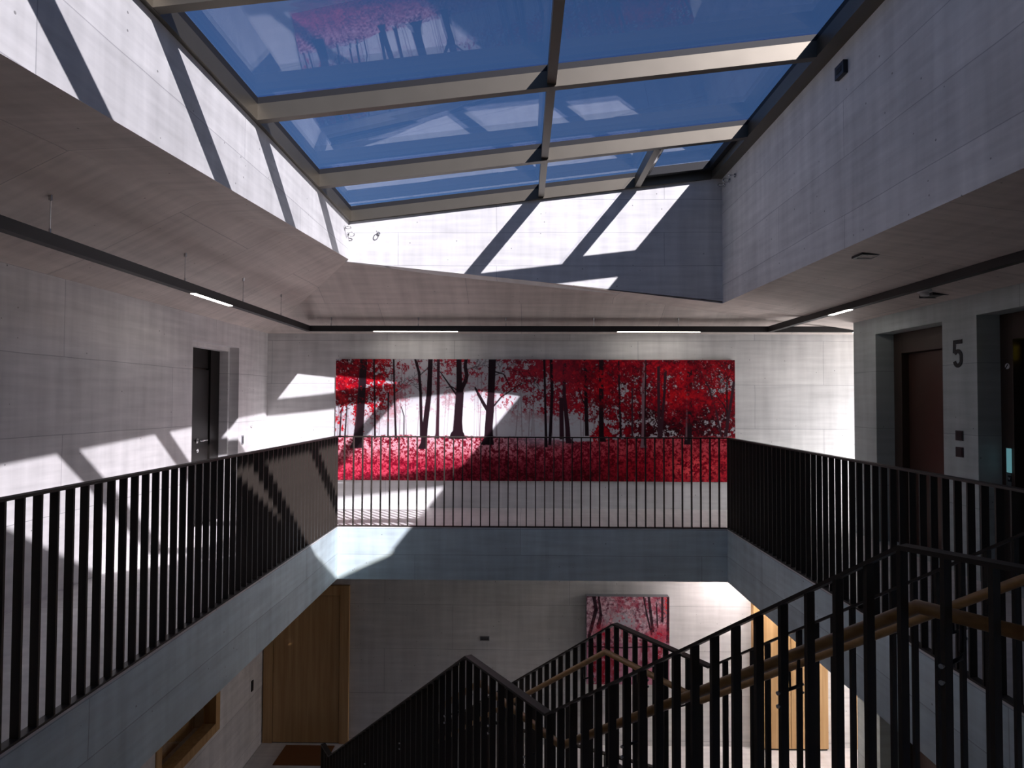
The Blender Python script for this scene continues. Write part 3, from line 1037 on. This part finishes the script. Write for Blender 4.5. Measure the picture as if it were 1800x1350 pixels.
    S([(93, 60, 3), (93, 138, 3)]); S([(116, 84, 1.5), (121, 100, 2), (121, 138, 2.2)])
    S([(10, 90, 2), (8, 138, 3)]); S([(20, 85, 2), (17, 138, 3)])
    S([(140, 0, 4), (147, 24, 5), (150, 60, 5), (152, 138, 6)])
    S([(167, -2, 8), (165, 60, 9), (158, 120, 10), (156, 148, 11), (154, 158, 16)])
    S([(181, 0, 5), (181, 70, 5), (180, 130, 6), (179, 140, 9)], trunk2)
    S([(217, -2, 9), (218, 40, 10), (219, 60, 14), (216, 110, 15), (216, 128, 18), (215, 136, 26), (215, 140, 36)])
    S([(219, 58, 8), (229, 38, 7), (231, 28, 7), (228, 12, 6), (230, -2, 6)])
    S([(214, 64, 3.5), (204, 50, 3), (194, 36, 2.5), (184, 22, 1.6)]); S([(214, 54, 2.5), (204, 48, 2), (195, 50, 1.5)])
    S([(276, -2, 13), (274, 60, 12), (272, 92, 14), (270, 120, 14), (270, 138, 16), (268, 150, 24)])
    S([(271, 94, 7), (262, 80, 6), (252, 62, 5), (246, 50, 3)])
    S([(277, 84, 3), (292, 66, 2.5), (304, 58, 2), (328, 42, 1.5)]); S([(275, 20, 3), (296, 26, 2), (307, 48, 1.4)])
    for x, y, an, ln, w in ((148, 26, 2.2, 26, 2), (149, 28, 0.9, 24, 2), (103, 50, 2.2, 20, 1.3), (104, 60, 0.8, 22, 1.3), (276, 30, 0.4, 30, 1.6), (229, 20, 0.6, 18, 1.4),
                            (686, 92, 1.7, 34, 2.2), (684, 60, 1.4, 28, 1.8), (686, 74, 2.3, 22, 1.4), (441, 50, 2.2, 24, 1.6), (521, 40, 1.0, 22, 1.4), (367, 60, 2.4, 20, 1.0)):
        twig(img, X, Y, x, y, an, ln, w, trunk, 3)
    S([(367, -2, 4), (369, 80, 4), (371, 154, 5)]); S([(379, -2, 5), (381, 60, 5.5), (377, 150, 5.5)])
    S([(403, -2, 6), (402, 60, 6), (408, 120, 8), (409, 140, 9), (412, 147, 15)], trunk2); S([(397, 70, 7), (398, 140, 8)], trunk2)
    S([(439, -2, 6), (440, 60, 6), (442, 134, 7)]); S([(441, 84, 2.5), (434, 70, 2), (427, 50, 1.5)])
    S([(467, -2, 8), (467, 70, 8), (467, 134, 9), (469, 144, 14)])
    S([(497, 0, 3), (499, 70, 3.2), (501, 136, 4)]); S([(521, 50, 2.5), (521, 134, 3.5)], trunk2)
    S([(543, -2, 5), (540, 50, 5), (541, 110, 6.5), (540, 142, 7), (541, 154, 13)], pale); S([(545, -2, 2.5), (543, 110, 2.5), (543, 150, 4)])
    S([(567, -2, 5), (567, 50, 5), (568, 138, 6)], trunk2); S([(580, -2, 5), (577, 60, 4.5), (571, 136, 5)], trunk2)
    S([(621, -2, 9), (621, 60, 9), (619, 120, 11), (618, 148, 14)]); S([(616.5, 60, 2), (615, 140, 3)], pale, 0.7)
    S([(640, 20, 2), (655, 50, 2.4), (667, 90, 3), (676, 134, 3.4)], trunk2)
    S([(686, 30, 2), (686, 100, 3), (684, 132, 3.5)]); S([(698, 40, 5), (690, 90, 5), (683, 134, 6)], trunk2)
    # leaves hanging over the trunks
    over = equal(0.5 * e1[::-1] + 0.25 * e2[:, ::-1] + 0.25 * e3[:, ::-1])
    lo = smooth(-0.02, 0.04, over - (1 - np.clip(cov - 0.66, 0, 0.28))) * smooth(122, 100, Y)
    img[:] = img * (1 - lo[..., None] * 0.9) + red * lo[..., None] * 0.9
    return np.clip(img, 0, 1)

def paint_stream(nx, ny):
    X, Y = np.meshgrid(np.linspace(0, 140, nx), np.linspace(0, 144, ny))
    k = nx / 140.0
    img = np.zeros((ny, nx, 3))
    f2, f3 = fbm(ny, nx, 12 * k, 4, 0.75), fbm(ny, nx, 4.5 * k, 3, 0.85)
    t = np.clip((f3 - 0.3) / 0.4, 0, 1)[..., None]
    img[:] = lin((122, 54, 78)) * (1 - t) + lin((240, 206, 218)) * t
    r_ = smooth(0.5, 0.62, f2) * smooth(10, 60, X) * 0.6
    blend(img, lin((206, 70, 96)), r_)
    blend(img, lin((188, 190, 200)), smooth(0.52, 0.6, fbm(ny, nx, 8 * k, 3)) * np.exp(-(((X - 62) / 36) ** 2 + ((Y - 40) / 16) ** 2)))
    blend(img, lin((236, 60, 64)), smooth(0.5, 0.6, f3) * smooth(118, 136, X) * smooth(50, 20, Y))
    tr = lin((44, 22, 34))
    S = lambda p: stroke(img, X, Y, p, tr, 0.95)
    S([(12, -2, 6), (16, 22, 6), (10, 44, 6), (4, 66, 5)]); S([(20, -2, 3), (24, 30, 5), (20, 50, 7)])
    S([(96, -2, 2.5), (102, 30, 3), (110, 62, 3)]); S([(105, -2, 4), (108, 24, 5), (112, 56, 5)]); S([(118, 10, 2), (120, 50, 3)])
    S([(128, 0, 4), (128, 40, 4)]); S([(138, 0, 4), (137, 80, 5)])
    for x, y, rr in ((30, 60, 18), (122, 64, 15)):
        b_ = np.exp(-(((X - x) / rr) ** 2 + ((Y - y) / (rr * 0.8)) ** 2)) * smooth(0.3, 0.6, f3)
        blend(img, lin((200, 24, 60)), np.clip(b_ * 1.2, 0, 1))
    # water with red reflections
    wm = smooth(74, 78, Y)
    st = fbm(ny, nx, 9 * k, 3)
    wat = lin((150, 84, 112)) * (1 - st[..., None]) + lin((232, 178, 200)) * st[..., None]
    img[:] = img * (1 - wm[..., None]) + wat * wm[..., None]
    for x, w_ in ((30, 9), (46, 7), (98, 8), (122, 10), (12, 6)):
        b_ = np.exp(-((X - x + (f2 - 0.5) * 14) / w_) ** 2) * wm * smooth(0.25, 0.5, f3)
        blend(img, lin((150, 8, 36)), np.clip(b_, 0, 1))
    S([(2, 82, 2), (60, 84, 2), (138, 80, 3)])
    return np.clip(img, 0, 1)

def print_mesh(name, img, w, h, mat, parent, depth):
    ny, nx = img.shape[:2]
    xs, zs = np.meshgrid(np.linspace(0, w, nx), np.linspace(h, 0, ny))
    co = np.stack([xs, np.full_like(xs, -depth), zs], -1).reshape(-1, 3)
    i = np.arange(ny * nx).reshape(ny, nx)
    q = np.stack([i[:-1, :-1], i[1:, :-1], i[1:, 1:], i[:-1, 1:]], -1).reshape(-1, 4)
    me = bpy.data.meshes.new(name)
    me.vertices.add(len(co)); me.vertices.foreach_set('co', co.ravel())
    me.loops.add(q.size); me.loops.foreach_set('vertex_index', q.ravel())
    me.polygons.add(len(q)); me.polygons.foreach_set('loop_start', np.arange(len(q)) * 4)
    me.update(calc_edges=True)
    at = me.attributes.new('ink', 'FLOAT_COLOR', 'POINT')
    rgba = np.concatenate([img.reshape(-1, 3), np.ones((ny * nx, 1))], 1).astype(np.float32)
    at.data.foreach_set('color', rgba.ravel())
    return link(name, me, mat, parent)

PX0, PX1, PZ0, PZ1 = -2.64, 2.985, 0.385, 2.095
pic = empty('forest_picture', (PX0, WF, PZ0))
tag(pic, 'wide panoramic print of a red woodland on the end wall', 'picture')
bx('panel', 0, PX1 - PX0, -0.035, -0.002, 0, PZ1 - PZ0, M['grey'], pic)
print_mesh('print', paint_forest(980, 300), PX1 - PX0, PZ1 - PZ0, M['print'], pic, 0.037)

pic2 = empty('woodland_picture', (0.90, WF, -2.39))
tag(pic2, 'pink woodland stream print on the lower storey wall behind the stair', 'picture')
bx('panel', 0, 1.14, -0.12, -0.002, 0, 1.20, M['grey'], pic2)
print_mesh('print', paint_stream(300, 310), 1.14, 1.20, M['print_small'], pic2, 0.122)

# ------------------------------------------------------------------ linear lights
def linear_light(label, a, b, z, leds, wires, ceil_z, led='led'):
    a, b = Vector((a[0], a[1], z)), Vector((b[0], b[1], z))
    root = empty('linear_light', a)
    tag(root, label, 'ceiling light', 'suspended linear lights')
    d = b - a
    Lr = d.length
    d.normalize()
    m_ = MB(); flat_bar(m_, (0, 0, 0), d * Lr, 0.07, 0.075)
    m_.build('housing', M['track'], root)
    for s0, s1 in leds:
        m_ = MB(); flat_bar(m_, d * s0 + Vector((0, 0, -0.004)), d * s1 + Vector((0, 0, -0.004)), 0.05, 0.004)
        tag(m_.build('diffuser', M[led], root), 'glowing white diffuser')
    for s in wires:
        p = a + d * s
        zc = ceil_z(p.x, p.y) - z
        q = d * s
        w = MB().tube([q + Vector((0, 0, 0.075)), q + Vector((0, 0, zc))], 0.003, 6).build('wire', M['chrome'], root)
        MB().tube([q + Vector((0, 0, 0.075)), q + Vector((0, 0, 0.11))], 0.008, 8).build('clamp', M['chrome'], w)
        MB().tube([q + Vector((0, 0, zc - 0.03)), q + Vector((0, 0, zc + 0.005))], 0.012, 8).build('ceiling_cup', M['chrome'], w)
    return root
from mathutils.geometry import barycentric_transform, intersect_point_tri_2d
def ceil_z(x, y):
    for t in tris:
        if intersect_point_tri_2d(Vector((x, y)), Vector(t[0][:2]), Vector(t[1][:2]), Vector(t[2][:2])):
            v = barycentric_transform(Vector((x, y, 0)), *[Vector((q[0], q[1], 0)) for q in t], *[Vector(q) for q in t])
            return v.z
    return 2.5
LX, LY, LX2, LZ = -2.94, 9.03, 3.36, 2.455
linear_light('black suspended linear light above the left gallery beside the door', (LX, -1.0), (LX, LY - 0.036), LZ, [(0.4, 2.0), (6.85, 7.55 + 0.05), (4.2, 4.21)], [3.2, 5.05, 6.7, 7.9, 9.0], ceil_z)
linear_light('black suspended linear light along the top of the end wall', (LX - 0.035, LY), (XE - 0.1, LY), LZ, [(0.94, 2.09), (4.27, 5.39), (7.46, 8.3)], [0.35, 1.55, 2.75, 3.95, 5.1], ceil_z)
linear_light('black suspended linear light in front of the lift doors', (LX2, -1.0), (LX2, LY - 0.036), LZ, [(7.82, 8.26)], [3.2, 4.6, 6.2, 8.3], ceil_z)

linear_light('black linear light under the lower soffit above the oak cupboard', (1.6, 8.85), (XE - 0.1, 8.85), SLAB - 0.09, [(0.9, 2.8)], [], ceil_z, 'led_low')

# ------------------------------------------------------------------ small fittings
# storey number on the lift wall
def five(h, w, t):
    pts = [(0.86, 0.0), (0.16, 0.0), (0.10, -0.46)]
    path = [(w * 0.98, h - t / 2), (w * 0.16, h - t / 2), (w * 0.12, h * 0.53)]
    arc = []
    r = w / 2 - t / 2
    cx, cy = w / 2, h * 0.59 - r
    for i in range(13):
        a_ = math.radians(150 - i * 150 / 12)
        arc.append((cx + r * math.cos(a_), cy + r * math.sin(a_)))
    cy2 = r + t / 2
    for i in range(17):
        a_ = math.radians(0 - i * 172 / 16)
        arc.append((cx + r * math.cos(a_), cy2 + r * math.sin(a_)))
    return path, arc
def ribbon(mb, path, t, d):
    P = [Vector((x, y)) for x, y in path]
    L_, R_ = [], []
    for i, p in enumerate(P):
        if i == 0: n_ = (P[1] - p).normalized(); kx = 1
        elif i == len(P) - 1: n_ = (p - P[i - 1]).normalized(); kx = 1
        else:
            a_, b_ = (p - P[i - 1]).normalized(), (P[i + 1] - p).normalized()
            n_ = (a_ + b_).normalized(); kx = 1 / max(0.5, n_.dot(a_))
        s_ = Vector((-n_.y, n_.x)) * t / 2 * kx
        L_.append(p + s_); R_.append(p - s_)
    for i in range(len(P) - 1):
        q = [L_[i], R_[i], R_[i + 1], L_[i + 1]]
        mb.hexa([(-d, -v.x, v.y) for v in q] + [(0, -v.x, v.y) for v in q])
mb = MB()
pa, pb = five(0.245, 0.125, 0.036)
ribbon(mb, pa, 0.036, 0.004)
ribbon(mb, pb, 0.036, 0.0044)
num = mb.build('storey_number', M['number'])
num.location = (WR - 0.001, 5.985, 1.815)
tag(num, 'black painted numeral 5 between the lift doors', 'number')
for i, z in enumerate((1.17, 1.025)):
    o = bevel(bx('switch_plate', -0.008, 0, 0, 0.10, 0, 0.088, M['black']), 0.002)
    o.location = (WR, 5.865, z)
    tag(o, 'black square wall plate under the numeral 5, %s of two' % ('upper', 'lower')[i], 'switch', 'plates between the lifts')
    bx('rocker', -0.011, -0.008, 0.012, 0.088, 0.012, 0.076, M['black'], o)
o = bevel(bx('light_switch', 0, 0.010, 0, 0.055, 0, 0.115, M['grey']), 0.002)
o.location = (WL, 8.53, 0.935)
tag(o, 'dark light switch on the sunlit wall beside the recessed door', 'switch')
bx('rocker', 0.010, 0.013, 0.01, 0.045, 0.015, 0.1, M['black'], o)
o = MB().tube([(0, 0, 0), (0.012, 0, 0)], 0.035, 20).build('round_socket', M['c_yz'], None, True)
o.location = (WL, 8.83, 1.18)
tag(o, 'round concrete coloured socket disc in the wall above the light switch', 'socket')
o = bevel(bx('wall_vent', 0, 0.13, -0.012, 0, 0, 0.06, M['grey']), 0.002)
o.location = (-0.58, WF, -1.85)
tag(o, 'small grey plate on the lower wall left of the pink print', 'vent')
for i in range(3):
    bx('slat', 0.01, 0.12, -0.016, -0.012, 0.012 + i * 0.015, 0.018 + i * 0.015, M['black'], o)
o = bevel(bx('door_switch', 0, 0.012, 0, 0.06, 0, 0.14, M['black']), 0.002)
o.location = (WL, 8.95, -2.41)
tag(o, 'black switch on the lower wall beside the oak door', 'switch')
bx('rocker', 0.012, 0.015, 0.01, 0.05, 0.02, 0.12, M['black'], o)
o = bevel(bx('door_mat', 0, 0.68, 0, 0.50, 0, 0.012, M['mat']), 0.004)
o.location = (-3.26, 8.77, LOW)
tag(o, 'brown coir door mat in front of the oak door', 'door mat')
o = bevel(bx('sensor_box', -0.035, 0, 0, 0.14, 0, 0.10, M['black']), 0.004)
o.location = (WXR, 4.85, 3.93)
tag(o, 'small black sensor box high on the shaded well wall', 'sensor')
bx('lens', -0.038, -0.035, 0.03, 0.11, 0.03, 0.07, M['gasket'], o)

# recessed ceiling plates and detector over the right gallery
def ceiling_plate(x, y, w, l, label, frame_only):
    z = ceil_z(x, y)
    root = empty('ceiling_plate', (x, y, z))
    tag(root, label, 'ceiling plate')
    m_ = MB()
    t = 0.025
    m_.box(-w / 2, w / 2, -l / 2, -l / 2 + t, -0.008, 0.02).box(-w / 2, w / 2, l / 2 - t, l / 2, -0.008, 0.02)
    m_.box(-w / 2, -w / 2 + t, -l / 2 + t, l / 2 - t, -0.008, 0.02).box(w / 2 - t, w / 2, -l / 2 + t, l / 2 - t, -0.008, 0.02)
    m_.build('rim', M['black'], root)
    bx('cover', -w / 2 + t, w / 2 - t, -l / 2 + t, l / 2 - t, -0.004, 0.02, M['c_ceil'] if frame_only else M['black'], root)
ceiling_plate(2.62, 5.05, 0.16, 0.16, 'small square ceiling plate next to the skylight well', True)
ceiling_plate(3.70, 5.95, 0.20, 0.20, 'dark square ceiling plate above the numeral 5', False)
det = empty('smoke_detector', (3.50, 5.80, ceil_z(3.50, 5.80)))
tag(det, 'white round detector on the ceiling beside the dark plate', 'detector')
MB().tube([(0, 0, 0.02), (0, 0, -0.03)], 0.055, 20).build('base', M['white'], det, True)
MB().tube([(0, 0, -0.03), (0, 0, -0.06)], 0.035, 20).build('cap', M['white'], det, True)

# eye hooks on the well walls
def eye_hook(loc, nrm, tilt, label):
    root = empty('eye_hook', loc)
    tag(root, label, 'hook', 'steel eye hooks in the skylight well')
    n_ = Vector(nrm)
    MB().tube([(0, 0, 0), n_ * 0.012], 0.022, 16).build('base_plate', M['chrome'], root, True)
    s_ = n_.cross(Vector((0, 0, 1))).normalized()
    a_ = (s_ * math.cos(tilt) + Vector((0, 0, 1)) * math.sin(tilt))
    pts = [n_ * 0.012]
    for i in range(15):
        an = -math.pi / 2 + 2 * math.pi * i / 14
        pts.append(n_ * (0.012 + 0.034 + 0.034 * math.sin(an)) + a_ * 0.026 * math.cos(an))
    MB().tube(pts, 0.0055, 8).build('ring', M['chrome'], root, True)
eye_hook((WXL, 7.72, 3.54), (1, 0, 0), 0.3, 'steel eye hook on the striped well wall near the far corner')
eye_hook((WXL, 7.87, 3.50), (1, 0, 0), 1.2, 'steel eye hook right in the corner of the striped well wall')
eye_hook((WXL + 0.36, YF, 3.52), (0, -1, 0), 0.9, 'steel eye hook on the sunlit far well wall')
eye_hook((WXR, 7.42, 4.05), (-1, 0, 0), 0.3, 'steel eye hook on the shaded well wall, outermost of three')
eye_hook((WXR, 7.62, 4.06), (-1, 0, 0), 1.3, 'steel eye hook on the shaded well wall, middle of three')
eye_hook((WXR, 7.82, 4.07), (-1, 0, 0), 1.0, 'steel eye hook on the shaded well wall, nearest the corner')
